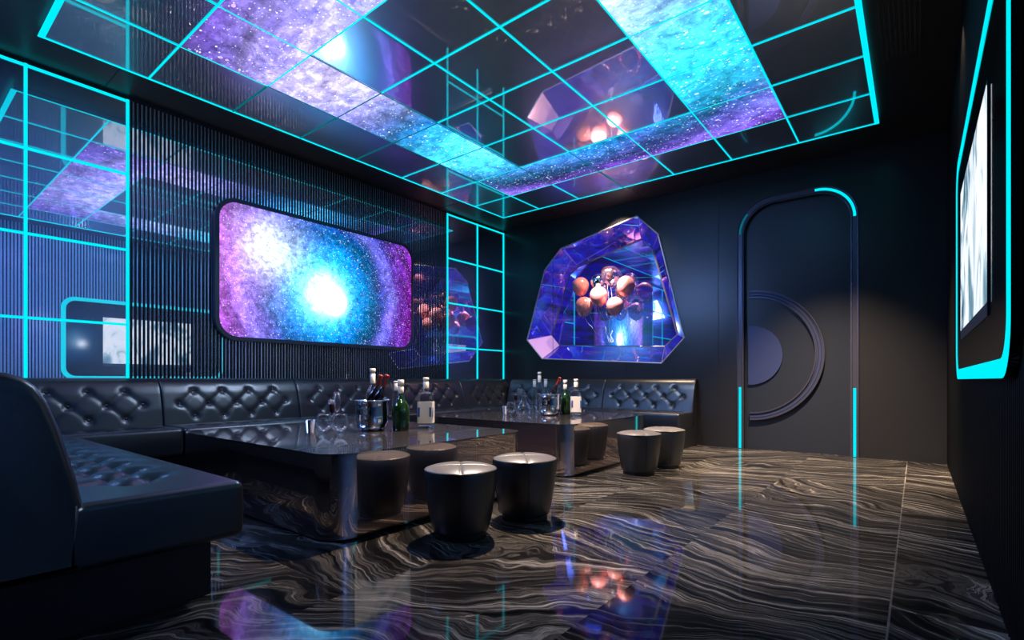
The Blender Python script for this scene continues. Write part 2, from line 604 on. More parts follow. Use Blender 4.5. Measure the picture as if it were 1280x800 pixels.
def ring_prism(outer, inner, h0, h1, fn, bm=None):
    bm = bm or bmesh.new()
    L = [[bm.verts.new(fn(a, b, h)) for a, b in lp] for lp in (outer, inner) for h in (h0, h1)]
    o0, o1, i0, i1 = L
    n = len(outer)
    for k in range(n):
        j = (k + 1) % n
        bm.faces.new((o0[k], o0[j], o1[j], o1[k]))
        bm.faces.new((i0[k], i1[k], i1[j], i0[j]))
        bm.faces.new((o1[k], o1[j], i1[j], i1[k]))
        bm.faces.new((o0[k], i0[k], i0[j], o0[j]))
    return bm


XW = 6.107          # right wall
YF = -7.95          # wall behind the camera
ZC = 3.576          # ceiling
ZM = 3.534          # face of the hung ceiling mirror
fXZ = lambda a, b, h: (a, h, b)      # 2-D in the back wall plane
fYZ = lambda a, b, h: (h, a, b)      # 2-D in a side wall plane
fXY = lambda a, b, h: (a, b, h)

# ------------------------------------------------------------------ room shell
struct('floor', B((-0.3, XW + 0.3, YF - 0.2, 0.75, -0.12, 0.0)), 'floor')
struct('ceiling', B((-0.3, XW + 0.3, YF - 0.2, 0.75, ZC, ZC + 0.12)), 'ceiling')
struct('wall_front', B((-0.2, XW + 0.2, YF - 0.15, YF, 0, ZC)), 'wall_dark')
struct('wall_left', B((-0.2, -0.012, YF, 0.75, 0, ZC)), 'wall_dark')
struct('wall_right', B((XW, XW + 0.2, YF, 0.75, 0, ZC)), 'right_wall')

# back wall with the door arch and the crystal opening cut through it
DX = 4.6505


def arch(hw, top, r, n=14, z0=0.0):
    pts = [(DX - hw, z0)]
    for k in range(n + 1):
        a = PI - (PI / 2) * k / n
        pts.append((DX - hw + r + r * math.cos(a), top - r + r * math.sin(a)))
    for k in range(n + 1):
        a = PI / 2 - (PI / 2) * k / n
        pts.append((DX + hw - r + r * math.cos(a), top - r + r * math.sin(a)))
    pts.append((DX + hw, z0))
    return pts


GEM_O = [(2.569, 3.35), (2.898, 3.017), (3.279, 1.497), (2.947, 1.143), (0.844, 1.261), (0.522, 1.597), (0.894, 2.76), (1.216, 3.075)]
GEM_I = [(2.415, 3.140), (2.600, 2.945), (2.995, 1.592), (2.795, 1.418), (0.876, 1.512), (0.705, 1.705), (1.075, 2.737), (1.238, 2.855)]
GEM_Y = 0.50


def holed_wall(name, outer, holes, y0, y1, mat):
    bm = bmesh.new()
    loops = [outer] + holes
    flat = [p for lp in loops for p in lp]
    tris = tessellate_polygon([[Vector((a, b, 0)) for a, b in lp] for lp in loops])
    V0 = [bm.verts.new((a, y0, b)) for a, b in flat]
    V1 = [bm.verts.new((a, y1, b)) for a, b in flat]
    for t in tris:
        if len(set(t)) < 3:
            continue
        try:
            bm.faces.new([V0[i] for i in t])
            bm.faces.new([V1[i] for i in reversed(t)])
        except ValueError:
            pass
    k0 = 0
    for lp in loops:
        n = len(lp)
        for k in range(n):
            a, b = k0 + k, k0 + (k + 1) % n
            bm.faces.new((V0[a], V0[b], V1[b], V1[a]))
        k0 += n
    return struct(name, bm, mat)


door_loop = arch(0.585, 3.15, 0.36)
# the door opening meets the floor, so it is part of the outer outline
outer = [(-0.2, 0.0)] + door_loop + [(XW + 0.2, 0.0), (XW + 0.2, ZC), (-0.2, ZC)]
holed_wall('wall_back', outer, [GEM_O], 0.0, 0.12, 'wall_dark')
bm = bmesh.new()
for x, z0, z1 in ((1.060, 0.93, 2.9), (1.060, 3.05, ZC), (2.395, 3.35, ZC), (2.395, 0.93, 1.16), (3.742, 0.0, ZC), (5.077, 3.25, ZC)):
    add_box(bm, x - 0.003, x + 0.003, -0.002, 0.0, z0, z1)
struct('trim_1', bm, 'grille')
# ceiling panel joints on the soffit
bm = bmesh.new()
for y in (-1.6, -3.0, -4.4, -5.8):
    add_box(bm, 0.0, 0.55, y - 0.003, y + 0.003, ZC - 0.002, ZC)
for x in (1.3, 2.7, 4.1, 5.4):
    add_box(bm, x - 0.003, x + 0.003, -0.70, 0.0, ZC - 0.002, ZC)
struct('trim_2', bm, 'grille')

# left wall: mirror panels and the fluted panel
ZT = 3.547
struct('trim_3', B((-0.012, 0.0, -7.05, -5.62, 0.0, ZT)), 'mirror')
struct('trim_4', B((-0.012, 0.0, -1.42, 0.0, 0.0, ZT)), 'mirror')
struct('trim_5', B((-0.012, 0.0, -5.605, -1.435, 0.0, ZT)), 'mirror')


def slats(x, sgn, y0, y1, pitch, wid, dep, z0, z1):
    bm = bmesh.new()
    n = int((y1 - y0) / pitch)
    prof = [(-0.5, 0.0), (-0.46, 0.55), (-0.28, 0.9), (0.0, 1.0), (0.28, 0.9), (0.46, 0.55), (0.5, 0.0)]
    for k in range(n + 1):
        yc = y0 + pitch * (k + 0.5)
        if yc > y1:
            break
        prism([(yc + a * wid, x + sgn * b * dep) for a, b in prof], z0, z1, lambda a, b, h: (b, a, h), bm, caps=False)
    return bm


o = struct('trim_6', slats(0.0, 1, -5.61, -1.43, 0.0347, 0.0200, 0.011, 0.0, ZT), 'slat')
autosmooth(o, 50)
o = struct('trim_7', slats(XW, -1, YF, 0.0, 0.0440, 0.0170, 0.009, 0.0, ZC), 'slat_dark')
autosmooth(o, 50)


def wall_grid(name, label, ys, zs, y0, y1, z0):
    t = thing(name, label, 'light', (0.0, (y0 + y1) / 2, zs[0]))
    wd = 0.011
    for y in ys:
        o_ = obj('led_strip', B((0.0, 0.010, y - wd, y + wd, z0, ZT)), 'led', None)
        o_.parent = t
        o_.matrix_parent_inverse = Matrix.Translation(-t.location)
    for z in zs:
        o_ = obj('led_strip', B((0.0, 0.008, y0, y1, z - wd, z + wd)), 'led', None)
        o_.parent = t
        o_.matrix_parent_inverse = Matrix.Translation(-t.location)
    return t


ZS = [3.532, 2.840, 2.127, 1.422]
wall_grid('led_grid', 'cyan glowing line grid on the tall mirror left of the fluted wall', [-6.325, -5.620], ZS, -7.05, -5.62, 0.90)
wall_grid('led_grid', 'cyan glowing line grid on the mirror between the fluted wall and the room corner', [-1.420, -0.714, -0.016], ZS, -1.42, 0.0, 0.90)

# ------------------------------------------------------------------ ceiling mirror, galaxy panels and cyan grid
GX = [0.58 + 0.7065 * i for i in range(8)]
GY = [-0.721 - 0.7 * j for j in range(9)]
struct('trim_8', B((GX[0], GX[7], GY[8], GY[0], ZM, ZC)), 'ceil_mirror')
scr = thing('ceiling_screen', 'ring of glowing galaxy picture panels set in the mirrored ceiling', 'screen', (3.05, -3.52, ZM))
for i in range(1, 6):
    for j in range(1, 7):
        if i in (1, 5) or j in (1, 6):
            o_ = obj('screen_panel', B((GX[i], GX[i + 1], GY[j + 1], GY[j], ZM - 0.004, ZM)), 'galaxy_ceiling')
            o_.parent = scr
            o_.matrix_parent_inverse = Matrix.Translation(-scr.location)
grid = thing('led_grid', 'large cyan glowing line grid under the mirrored ceiling', 'light', (3.05, -3.52, ZM))


def painted_dim(ax, i, a):
    """grid segments whose darkened look is painted in as weaker emission"""
    if ax == 'x':      # runs along X on row i, segment a
        return (i in (3, 4, 5, 6) and a <= 1) and not (i == 3 and a == 0) and not (i == 6 and a > 0)
    return (i == 1 and 2 <= a <= 5) or (i == 2 and 1 <= a <= 5) or (i == 3 and a in (0, 1))


for ax in ('x', 'y'):
    lines = GY if ax == 'x' else GX
    segs = GX if ax == 'x' else GY
    for i, c in enumerate(lines):
        edge = i in (0, len(lines) - 1)
        hw = (0.020 if (ax, i) in (('x', 8), ('y', 7)) else 0.006) if edge else 0.0065
        bm = bmesh.new()
        dims = []
        for a in range(len(segs) - 1):
            s0, s1 = sorted((segs[a], segs[a + 1]))
            if edge:
                s0 -= 0.009
                s1 += 0.009
            zz = ZM - (0.0055 if ax == 'x' else 0.006)
            n0 = len(bm.faces)
            if ax == 'x':
                add_box(bm, s0, s1, c - hw, c + hw, zz, ZM - (0.004 if not edge else 0.0))
            else:
                add_box(bm, c - hw, c + hw, s0, s1, zz, ZM - (0.004 if not edge else 0.0))
            bm.faces.ensure_lookup_table()
            if painted_dim(ax, i, a):
                for f in bm.faces[n0:]:
                    f.material_index = 1
        o_ = obj('led_strip', bm, ['led', 'led_dim'])
        o_.parent = grid
        o_.matrix_parent_inverse = Matrix.Translation(-grid.location)

# linear slot vent in the ceiling by the right wall
bm = bmesh.new()
v = thing('ceiling_vent', 'black linear slot vent in the ceiling near the right wall', 'vent', (5.74, -2.6, ZC))
fr = obj('vent_plate', B((5.60, 5.88, -3.3, -1.84, ZC - 0.006, ZC)), 'ceiling')
sl = bmesh.new()
for k in range(9):
    x = 5.62 + k * 0.03
    add_box(sl, x, x + 0.010, -3.28, -1.88 + 0.0, ZC - 0.0075, ZC - 0.004)
sl = obj('slot', sl, 'grille')
for q in (fr, sl):
    q.parent = v
    q.matrix_parent_inverse = Matrix.Translation(-v.location)


def put(o, t):
    """parent an object built in world coordinates to a thing"""
    o.parent = t
    o.matrix_parent_inverse = t.matrix_basis.inverted()
    return o


# ------------------------------------------------------------------ galaxy screen on the fluted wall
tv = thing('wall_screen', 'wide rounded galaxy picture screen on the fluted left wall', 'screen', (0.011, -3.52, 1.37))
lo = rrect(-4.875, -2.165, 1.328, 2.868, 0.235)
li = rrect(-4.832, -2.206, 1.370, 2.826, 0.195)
put(autosmooth(obj('frame', ring_prism(lo, li, 0.011, 0.062, fYZ), 'frame')), tv)
put(obj('picture_panel', prism(li, 0.012, 0.050, fYZ), 'galaxy_tv'), tv)

# ------------------------------------------------------------------ screen on the right wall in its cyan framed panel
XP = 6.067
pn = thing('wall_screen', 'pale picture screen in a black panel edged with cyan light on the right wall', 'screen', (XP, -3.6, 0.906))
lo = rrect(-5.0, -2.30, 0.906, 2.40, 0.20)
li = rrect(-4.93, -2.355, 0.972, 2.335, 0.15)
put(autosmooth(obj('panel_edge', prism(lo, XP + 0.003, XW - 0.012, fYZ), 'bezel')), pn)
put(obj('led_border', ring_prism(lo, li, XP, XP + 0.003, fYZ), 'led'), pn)
put(obj('screen_bezel', B((XP - 0.003, XP + 0.001, -4.405, -2.85, 1.155, 2.09)), 'frame'), pn)
put(obj('picture_panel', B((XP - 0.005, XP - 0.003, -4.40, -2.885, 1.21, 2.07)), 'screen_white'), pn)

# ------------------------------------------------------------------ crystal niche with balloons
gem = thing('crystal_niche', 'faceted mirror niche glowing violet and blue in the back wall', 'niche', (1.9, 0.0, 1.14))
n = len(GEM_O)
for k in range(n):
    a, b = k, (k + 1) % n
    bm = bmesh.new()
    P4 = [Vector((GEM_O[a][0], 0.002, GEM_O[a][1])), Vector((GEM_O[b][0], 0.002, GEM_O[b][1])),
          Vector((GEM_I[b][0], GEM_Y, GEM_I[b][1])), Vector((GEM_I[a][0], GEM_Y, GEM_I[a][1]))]
    nrm = (P4[1] - P4[0]).cross(P4[3] - P4[0]).normalized()
    ctr = Vector((1.9, 0.1, 2.1))
    if (ctr - P4[0]).dot(nrm) > 0:
        nrm = -nrm
    V0 = [bm.verts.new(p) for p in P4]
    V1 = [bm.verts.new(p + nrm * 0.012) for p in P4]
    bm.faces.new(V0)
    bm.faces.new(V1)
    for i in range(4):
        bm.faces.new((V0[i], V0[(i + 1) % 4], V1[(i + 1) % 4], V1[i]))
    put(obj('mirror_facet', bm, 'facet_pink' if k == 4 else 'streak_facet'), gem)
put(obj('back_panel', prism(GEM_I, GEM_Y, GEM_Y + 0.02, fXZ), 'streak_back'), gem)
put(obj('outer_rim', tube([(a, -0.004, b) for a, b in GEM_O], 0.011, 6, True), 'rim'), gem)
put(obj('inner_rim', tube([(a, GEM_Y - 0.006, b) for a, b in GEM_I], 0.011, 6, True), 'rim_dark'), gem)
for k in range(n):
    put(obj('facet_joint', tube([(GEM_O[k][0], 0.0, GEM_O[k][1]), (GEM_I[k][0], GEM_Y - 0.01, GEM_I[k][1])], 0.005, 6), 'rim_dark'), gem)


def balloon_mesh(r):
    prof = []
    N = 22
    for k in range(N + 1):
        a = -PI / 2 + PI * k / N
        rr = math.cos(a)
        z = math.sin(a)
        if z < 0:
            z *= 1.28
            rr *= (1 - 0.10 * (-math.sin(a)))
        prof.append((max(rr * r, 0.002), z * r))
    # knot
    prof = [(0.010, -1.38 * r), (0.012, -1.36 * r), (0.004, -1.30 * r)] + prof
    return lathe(prof, 28)


# (x, y, z, r, material, label)
BAL = [
    (1.500, 0.16, 2.455, 0.138, 'balloon', 'rose balloon at the upper left of the niche cluster'),
    (1.780, 0.24, 2.505, 0.122, 'balloon_chrome', 'silver balloon between the upper left and top rose ones'),
    (2.050, 0.17, 2.560, 0.145, 'balloon_clear', 'clear balloon with golden sheen at the top of the cluster'),
    (1.885, 0.37, 2.640, 0.118, 'balloon_gold', 'rose gold balloon half hidden behind the clear top one'),
    (2.310, 0.16, 2.372, 0.140, 'balloon', 'rose balloon at the upper right of the niche cluster'),
    (1.868, 0.10, 2.245, 0.145, 'balloon', 'rose balloon in the middle front of the niche cluster'),
    (1.578, 0.14, 2.115, 0.146, 'balloon', 'rose balloon at the lower left of the niche cluster'),
    (2.143, 0.12, 2.068, 0.133, 'balloon', 'rose balloon at the lower right of the niche cluster'),
    (2.400, 0.26, 2.085, 0.142, 'balloon_clear', 'dark clear balloon at the far right of the cluster'),
    (1.965, 0.34, 2.030, 0.110, 'balloon_chrome', 'small silver balloon peeping out below the middle rose one'),
    (2.150, 0.375, 2.335, 0.115, 'balloon_gold', 'rose gold balloon behind the right rose ones'),
]
for (x, y, z, r, mt, lb) in BAL:
    t = thing('balloon', lb, 'balloon', (x, y, z), random.uniform(0, 6), 'balloons in the crystal niche')
    body = obj('balloon_body', balloon_mesh(r), mt, t, True)
    t.rotation_euler = (random.uniform(-0.08, 0.08), random.uniform(-0.1, 0.1), random.uniform(0, 6))
    # ribbon hanging towards the niche floor
    endz = 1.50
    tx = 2.02 + (x - 1.95) * 0.35
    ty = 0.25
    pts = []
    for k in range(15):
        f = k / 14
        px = x + (tx - x) * f + 0.012 * math.sin(f * 17 + x * 9)
        py = y + (ty - y) * f + 0.012 * math.cos(f * 13 + x * 7)
        pts.append((px, py, z - 1.36 * r + (endz - z + 1.36 * r) * f))
    bpy.context.view_layer.update()
    s = obj('ribbon', tube(pts, 0.0022, 5), 'string')
    s.parent = t
    s.matrix_parent_inverse = t.matrix_basis.inverted()

# ------------------------------------------------------------------ door
door = struct('door_1', prism(arch(0.62, 3.19, 0.38), 0.055, 0.10, fXZ), 'door')


def open_ribbon(pts, y, r, n=8):
    return tube([(a, y, b) for a, b in pts], r, n, False)


fr = struct('trim_9', ring_prism(arch(0.672, 3.245, 0.42), arch(0.585, 3.15, 0.36), -0.012, 0.02, fXZ), 'door_frame')
ob = autosmooth(fr)
o = struct('trim_10', open_ribbon(arch(0.660, 3.235, 0.415), -0.012, 0.010), 'door_frame')
autosmooth(o)
o = struct('trim_11', open_ribbon(arch(0.598, 3.163, 0.365), -0.012, 0.010), 'door_frame')
autosmooth(o)

dl = thing('door_light', 'cyan light lines let into the arched door frame', 'light', (DX, -0.012, 0))
LEDW, LEDT, LEDR = 0.629, 3.20, 0.39
put(obj('led_strip', B((DX - LEDW - 0.014, DX - LEDW + 0.014, -0.020, -0.008, 0.006, 0.806)), 'led'), dl)
put(obj('led_strip', B((DX + LEDW - 0.014, DX + LEDW + 0.014, -0.020, -0.008, 0.006, 0.806)), 'led'), dl)


def arc_strip(cx, cz, r, a0, a1, hw, y0, y1, n=18):
    outer_, inner_ = [], []
    for k in range(n + 1):
        a = math.radians(a0 + (a1 - a0) * k / n)
        outer_.append((cx + (r + hw) * math.cos(a), cz + (r + hw) * math.sin(a)))
        inner_.append((cx + (r - hw) * math.cos(a), cz + (r - hw) * math.sin(a)))
    bm = bmesh.new()
    rings = [[bm.verts.new((q[0], y, q[1])) for q in (outer_[k], inner_[k]) for y in (y0, y1)] for k in range(n + 1)]
    for A_, B_ in zip(rings, rings[1:]):
        for i, j in ((0, 1), (1, 3), (3, 2), (2, 0)):
            bm.faces.new((A_[i], A_[j], B_[j], B_[i]))
    bm.faces.new((rings[0][0], rings[0][1], rings[0][3], rings[0][2]))
    bm.faces.new((rings[-1][0], rings[-1][1], rings[-1][3], rings[-1][2]))
    return bm


put(obj('led_strip', arc_strip(DX + LEDW - LEDR, LEDT - LEDR, LEDR, 0, 92, 0.014, -0.020, -0.008), 'led'), dl)
put(obj('led_strip', arc_strip(DX - LEDW + LEDR, LEDT - LEDR, LEDR, 140, 180, 0.010, -0.020, -0.008), 'led_dim'), dl)

CX, CZ = 4.13, 1.222
hx = struct('door_handle', arc_strip(CX, CZ, 0.795, -90, 90, 0.045, 0.030, 0.055, 48), 'door_blue', door)
hx2 = struct('door_handle_rim', arc_strip(CX, CZ, 0.838, -90, 90, 0.008, 0.018, 0.055, 48), 'door_frame', door)
hx3 = struct('door_handle_rim', arc_strip(CX, CZ, 0.752, -90, 90, 0.008, 0.018, 0.055, 48), 'door_frame', door)
hx4 = struct('door_handle_groove', arc_strip(CX, CZ, 0.812, -90, 90, 0.006, 0.029, 0.031, 48), 'grille', door)
hx5 = struct('door_handle_groove', arc_strip(CX, CZ, 0.778, -90, 90, 0.006, 0.029, 0.031, 48), 'grille', door)
pl = struct('push_plate', prism([(CX - 0.02, CZ - 0.385)] + [(CX + 0.385 * math.cos(math.radians(a)), CZ + 0.385 * math.sin(math.radians(a)))
            for a in range(-90, 91, 5)] + [(CX - 0.02, CZ + 0.385)], 0.035, 0.055, fXZ), 'door_blue', door)


# ------------------------------------------------------------------ sofas
def tuft(buttons, edges, br=0.055, bd=0.035, cr=0.020, cdp=0.016, puff=0.0):
    def f(a, b):
        h = 0.0
        db = 9.0
        for (p, q) in buttons:
            d = math.hypot(a - p, b - q)
            db = min(db, d)
        h -= bd * math.exp(-(db / br) ** 2) + 0.004 * math.exp(-(db / 0.018) ** 2)
        de = 9.0
        for (p0, q0, p1, q1) in edges:
            ux, uy = p1 - p0, q1 - q0
            L2 = ux * ux + uy * uy
            tt = max(0.0, min(1.0, ((a - p0) * ux + (b - q0) * uy) / L2))
            de = min(de, math.hypot(a - p0 - ux * tt, b - q0 - uy * tt))
        h -= cdp * math.exp(-(de / cr))
        return h
    return f


def lattice(a0, a1, rows, pitch, margin):
    """rows: list of b; middle rows get the extra button. returns buttons, crease edges"""
    L = a1 - a0
    nmid = max(2, int((L - 2 * margin) / pitch) + 1)
    c = (a0 + a1) / 2
    R = []
    for ri, b in enumerate(rows):
        cnt = nmid if ri % 2 == 1 else nmid - 1
        R.append([(c + (k - (cnt - 1) / 2) * pitch, b) for k in range(cnt)])
    edges = []
    for r0, r1 in zip(R, R[1:]):
        for p in r0:
            for q in r1:
                if abs(p[0] - q[0]) < pitch * 0.6:
                    edges.append((*p, *q))
    return [p for r in R for p in r], edges


def swept(profile, L, disp, N, rnd=0.03):
    """profile: closed list of (t, z, w, b): position, tuft weight, tuft coordinate. Swept 0..L with rounded ends."""
    bm = bmesh.new()
    m = len(profile)
    nrm = []
    for i in range(m):
        p0, p1 = profile[i - 1], profile[(i + 1) % m]
        dx, dz = p1[0] - p0[0], p1[1] - p0[1]
        l = math.hypot(dx, dz) or 1
        nrm.append((dz / l, -dx / l))
    area2 = sum(profile[i - 1][0] * profile[i][1] - profile[i][0] * profile[i - 1][1] for i in range(m))
    if area2 < 0:
        nrm = [(-a, -b) for a, b in nrm]
    st = []
    for k in range(5):
        th = PI / 2 * k / 5
        st.append((rnd * (1 - math.cos(th)) if False else rnd * (1 - math.cos(th)), rnd * (1 - math.sin(th))))
    ends = [(rnd * (1 - math.cos(PI / 2 * k / 5)), rnd * (1 - math.sin(PI / 2 * k / 5))) for k in range(5)]
    stations = ends + [(rnd + (L - 2 * rnd) * k / N, 0.0) for k in range(N + 1)] + [(L - a, i) for a, i in reversed(ends)]
    rings = []
    for a, ins in stations:
        ring = []
        for (t, z, w_, b), (nx, nz) in zip(profile, nrm):
            d = -ins
            if w_ and disp:
                d += w_ * disp(a, b)
            ring.append(bm.verts.new((a, t + nx * d, z + nz * d)))
        rings.append(ring)
    for A_, B_ in zip(rings, rings[1:]):
        for i in range(m):
            j = (i + 1) % m
            bm.faces.new((A_[i], A_[j], B_[j], B_[i]))
    bm.faces.new(rings[0])
    bm.faces.new(rings[-1])
    return bm


def lerp_path(pts, step):
    out = []
    for (a, b) in zip(pts, pts[1:]):
        n_ = max(1, int(math.dist(a, b) / step))
        for k in range(n_):
            f = k / n_
            out.append((a[0] + (b[0] - a[0]) * f, a[1] + (b[1] - a[1]) * f))
    out.append(pts[-1])
    return out


def sofa_section(name, label, origin, rz, L, depth=0.70, thick=0.0, seat_a=(0, None), group='black tufted sofa sections', pitch=0.270,
                 plinth_in=(0.0, 0.0), tmargin=0.14):
    """local frame: x along the length, y towards the front, z up; the wall is at y=0"""
    t = thing(name, label, 'sofa', origin, rz, group)
    s0 = seat_a[0]
    s1 = L if seat_a[1] is None else seat_a[1]
    # plinth
    obj('plinth', B((s0 + plinth_in[0], s1 - plinth_in[1], 0.02, depth - 0.11, 0.0, 0.24)), 'plinth', t)
    # seat cushion
    zt, zb = 0.470, 0.232
    cr = 0.20 + thick
    r = 0.035
    yb = cr - 0.05
    prof = [(yb, zb, 0, 0), (depth - r, zb, 0, 0)]
    for k in range(1, 6):
        a = -PI / 2 + PI / 2 * k / 6
        prof.append((depth - r + r * math.cos(a), zb + r + r * math.sin(a), 0, 0))
    prof += [(depth, zb + r, 0, 0), (depth + 0.004, (zb + zt) / 2, 0, 0), (depth, zt - r, 0, 0)]
    for k in range(1, 6):
        a = PI / 2 * k / 6
        prof.append((depth - r + r * math.cos(a), zt - r + r * math.sin(a), 0, 0))
    y = depth - r
    top = []
    while y > cr - 0.03:
        top.append((y, zt, 1.0, y))
        y -= 0.018
    prof += top
    prof += [(yb, zt, 0, 0)]
    rows = [cr + 0.12 + (depth - cr - 0.30) * k / 2 for k in range(3)] if depth - cr < 0.6 else \
           [cr + 0.12 + (depth - cr - 0.28) * k / 3 for k in range(4)]
    sb, se = lattice(s0, s1, rows, pitch, tmargin)
    f = tuft(sb, se, 0.055, 0.030, 0.026, 0.034)
    LS = s1 - s0
    o_ = obj('seat', swept(prof, LS, (lambda a, b: f(a + s0, b)), max(10, int(LS / 0.02)), 0.03), 'leather', t, True)
    o_.location.x = s0
    # backrest
    z0_ = 0.232
    bp = [(0.0 + 0.01, z0_), (cr, z0_), (cr, 0.46), (cr - 0.03, 0.62), (cr - 0.075, 0.78), (cr - 0.10, 0.84), (cr - 0.13, 0.885), (cr - 0.165, 0.91),
          (cr - 0.19, 0.922)]
    if thick > 0:
        bp = bp[:3] + [(0.395, 0.56), (0.38, 0.62), (0.352, 0.73), (0.317, 0.833), (0.29, 0.880), (0.26, 0.908), (0.22, 0.924), (0.17, 0.928), (0.10, 0.925), (0.04, 0.90), (0.01, 0.85)]
    else:
        bp = bp[:-1] + [(0.02, 0.918), (0.01, 0.90)]
    fine = lerp_path(bp, 0.02)
    prof = []
    for (y_, z_) in fine:
        w_ = 1.0 if (y_ > cr - 0.16 and z_ > 0.45) else 0.0
        prof.append((y_, z_, w_, z_))
    bb, be = lattice(0, L, [0.545, 0.670, 0.795], pitch, 0.12)
    g = tuft(bb, be, 0.030, 0.017, 0.013, 0.013)
    obj('backrest', swept(prof, L, g, max(10, int(L / 0.02)), 0.012 if thick == 0 else 0.03), 'leather', t, True)

    def front(z):
        for (a, b) in zip(bp[1:], bp[2:]):
            if a[1] <= z <= b[1]:
                return a[0] + (b[0] - a[0]) * (z - a[1]) / (b[1] - a[1])
        return cr
    me = None
    for (a, b) in bb:
        if me is None:
            q = obj('button', lathe([(0.003, -0.010), (0.011, -0.006), (0.013, 0.0), (0.011, 0.006), (0.003, 0.010)], 10), 'button', t, True)
            me = q.data
        else:
            q = bpy.data.objects.new('button', me)
            COL.objects.link(q)
            q.parent = t
        q.rotation_euler = (PI / 2, 0, 0)
        q.location = (a, front(b) - 0.024, b)
    return t


# left wall run: the wall is x=0; local x runs towards -Y so the front faces +X
LR = [(-5.39, -7.05, 'black tufted sofa corner section under the tall mirror grid', 'l'),
      (-4.01, -5.39, 'black tufted sofa section under the near half of the galaxy screen', 'm'),
      (-2.63, -4.01, 'black tufted sofa section under the far half of the galaxy screen', 'm'),
      (-1.25, -2.63, 'black tufted sofa section under the fluted wall right of the galaxy screen', 'm'),
      (-0.006, -1.25, 'black tufted sofa section in the far corner below the narrow mirror grid', 'c')]
for (y1, y0, lb, kd) in LR:
    L = y1 - y0
    sofa_section('sofa_section', lb, (0.014, y1, 0), -PI / 2, L - 0.004, seat_a=(0.20, None) if kd == 'c' else (0, None))
# back wall run: front faces -Y; local x runs towards -X
sofa_section('sofa_section', 'black tufted sofa section at the open end of the back wall, nearest the door', (3.465, -0.006, 0), PI, 1.38)
sofa_section('sofa_section', 'black tufted sofa section on the back wall between corner and end section', (2.083, -0.006, 0), PI, 1.86,
             seat_a=(0, 1.365))
# near run, seen from its end at the left edge of the picture
sofa_section('sofa_section', 'black tufted sofa bench closest to the viewer, seen from its rounded end', (0.74, -7.10, 0), 0.0, 2.84,
             depth=0.955, thick=0.215, plinth_in=(0.0, 0.07), tmargin=0.22)


# ------------------------------------------------------------------ coffee tables
def table(label, x0, x1, y0, y1):
    cx_, cy_ = (x0 + x1) / 2, (y0 + y1) / 2
    t = thing('coffee_table', label, 'table', (cx_, cy_, 0), 0, 'mirror clad coffee tables')
    hx_, hy_ = (x1 - x0) / 2, (y1 - y0) / 2
    body = prism(rrect(-hx_, hx_, -hy_, hy_, 0.17, 12), 0.012, 0.478, fXY)
    autosmooth(obj('body', body, 'table_side', t))
    foot = prism(rrect(-hx_ + 0.02, hx_ - 0.02, -hy_ + 0.02, hy_ - 0.02, 0.15, 12), 0.0, 0.012, fXY)
    autosmooth(obj('foot', foot, 'plinth', t))
    top = prism(rrect(-hx_ - 0.003, hx_ + 0.003, -hy_ - 0.003, hy_ + 0.003, 0.173, 12), 0.478, 0.490, fXY)
    autosmooth(obj('tabletop', top, 'table_top', t))
    return t


table('glossy dark coffee table nearer the viewer, carrying bottles and two snifters', 1.22, 3.365, -5.60, -3.83)
table('glossy dark coffee table by the back sofa, carrying a second bottle set', 1.30, 3.345, -3.20, -1.38)
ZTAB = 0.490


# ------------------------------------------------------------------ stools
def stool(label, x, y):
    t = thing('stool', label, 'stool', (x, y, 0), -0.80, 'round leather stools')
    obj('base', lathe([(0.142, 0.0), (0.148, 0.006), (0.148, 0.028), (0.150, 0.032)], 48), 'plinth', t, False)
    prof = [(0.150, 0.030), (0.160, 0.034), (0.166, 0.050), (0.180, 0.12), (0.193, 0.20), (0.203, 0.28), (0.208, 0.34),
            (0.2085, 0.375), (0.206, 0.383), (0.203, 0.385)]
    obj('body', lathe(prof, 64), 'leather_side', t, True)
    sm = bmesh.new()
    for k in range(4):
        a = PI / 2 * k
        pts = [((r + 0.0006) * math.cos(a), (r + 0.0006) * math.sin(a), z) for r, z in prof[2:9]]
        tube(pts, 0.0028, 6, False, sm)
    obj('stitching', sm, 'seam', t)
    # domed top, quartered by a crossing seam
    bm = bmesh.new()
    NR, NA = 26, 160
    c = bm.verts.new((0, 0, 0.402))
    rings = []
    for i in range(1, NR + 1):
        r = 0.209 * i / NR
        ring = []
        for k in range(NA):
            a = 2 * PI * k / NA
            X_, Y_ = r * math.cos(a), r * math.sin(a)
            z = 0.386 + 0.024 * (1 - (i / NR) ** 4) - 0.007 * math.exp(-min(abs(X_), abs(Y_)) / 0.009)
            ring.append(bm.verts.new((X_, Y_, z)))
        rings.append(ring)
    rim = [bm.verts.new((0.205 * math.cos(2 * PI * k / NA), 0.205 * math.sin(2 * PI * k / NA), 0.376)) for k in range(NA)]
    rings.append(rim)
    for k in range(NA):
        bm.faces.new((c, rings[0][k], rings[0][(k + 1) % NA]))
    for A_, B_ in zip(rings, rings[1:]):
        for k in range(NA):
            bm.faces.new((A_[k], A_[(k + 1) % NA], B_[(k + 1) % NA], B_[k]))
    bm.faces.new(rim)
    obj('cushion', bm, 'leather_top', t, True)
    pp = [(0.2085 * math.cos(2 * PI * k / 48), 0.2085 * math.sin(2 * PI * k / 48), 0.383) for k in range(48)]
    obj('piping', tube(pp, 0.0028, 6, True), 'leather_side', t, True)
    return t


stool('round black leather stool closest to the viewer, beside the nearer table', 3.759, -5.003)
stool('round black leather stool just behind the closest one, beside the nearer table', 3.821, -4.464)
stool('round leather stool in front of the far table, left of the hindmost stool', 3.743, -2.528)
stool('round leather stool farthest back, closest to the sofa end', 3.787, -2.013)


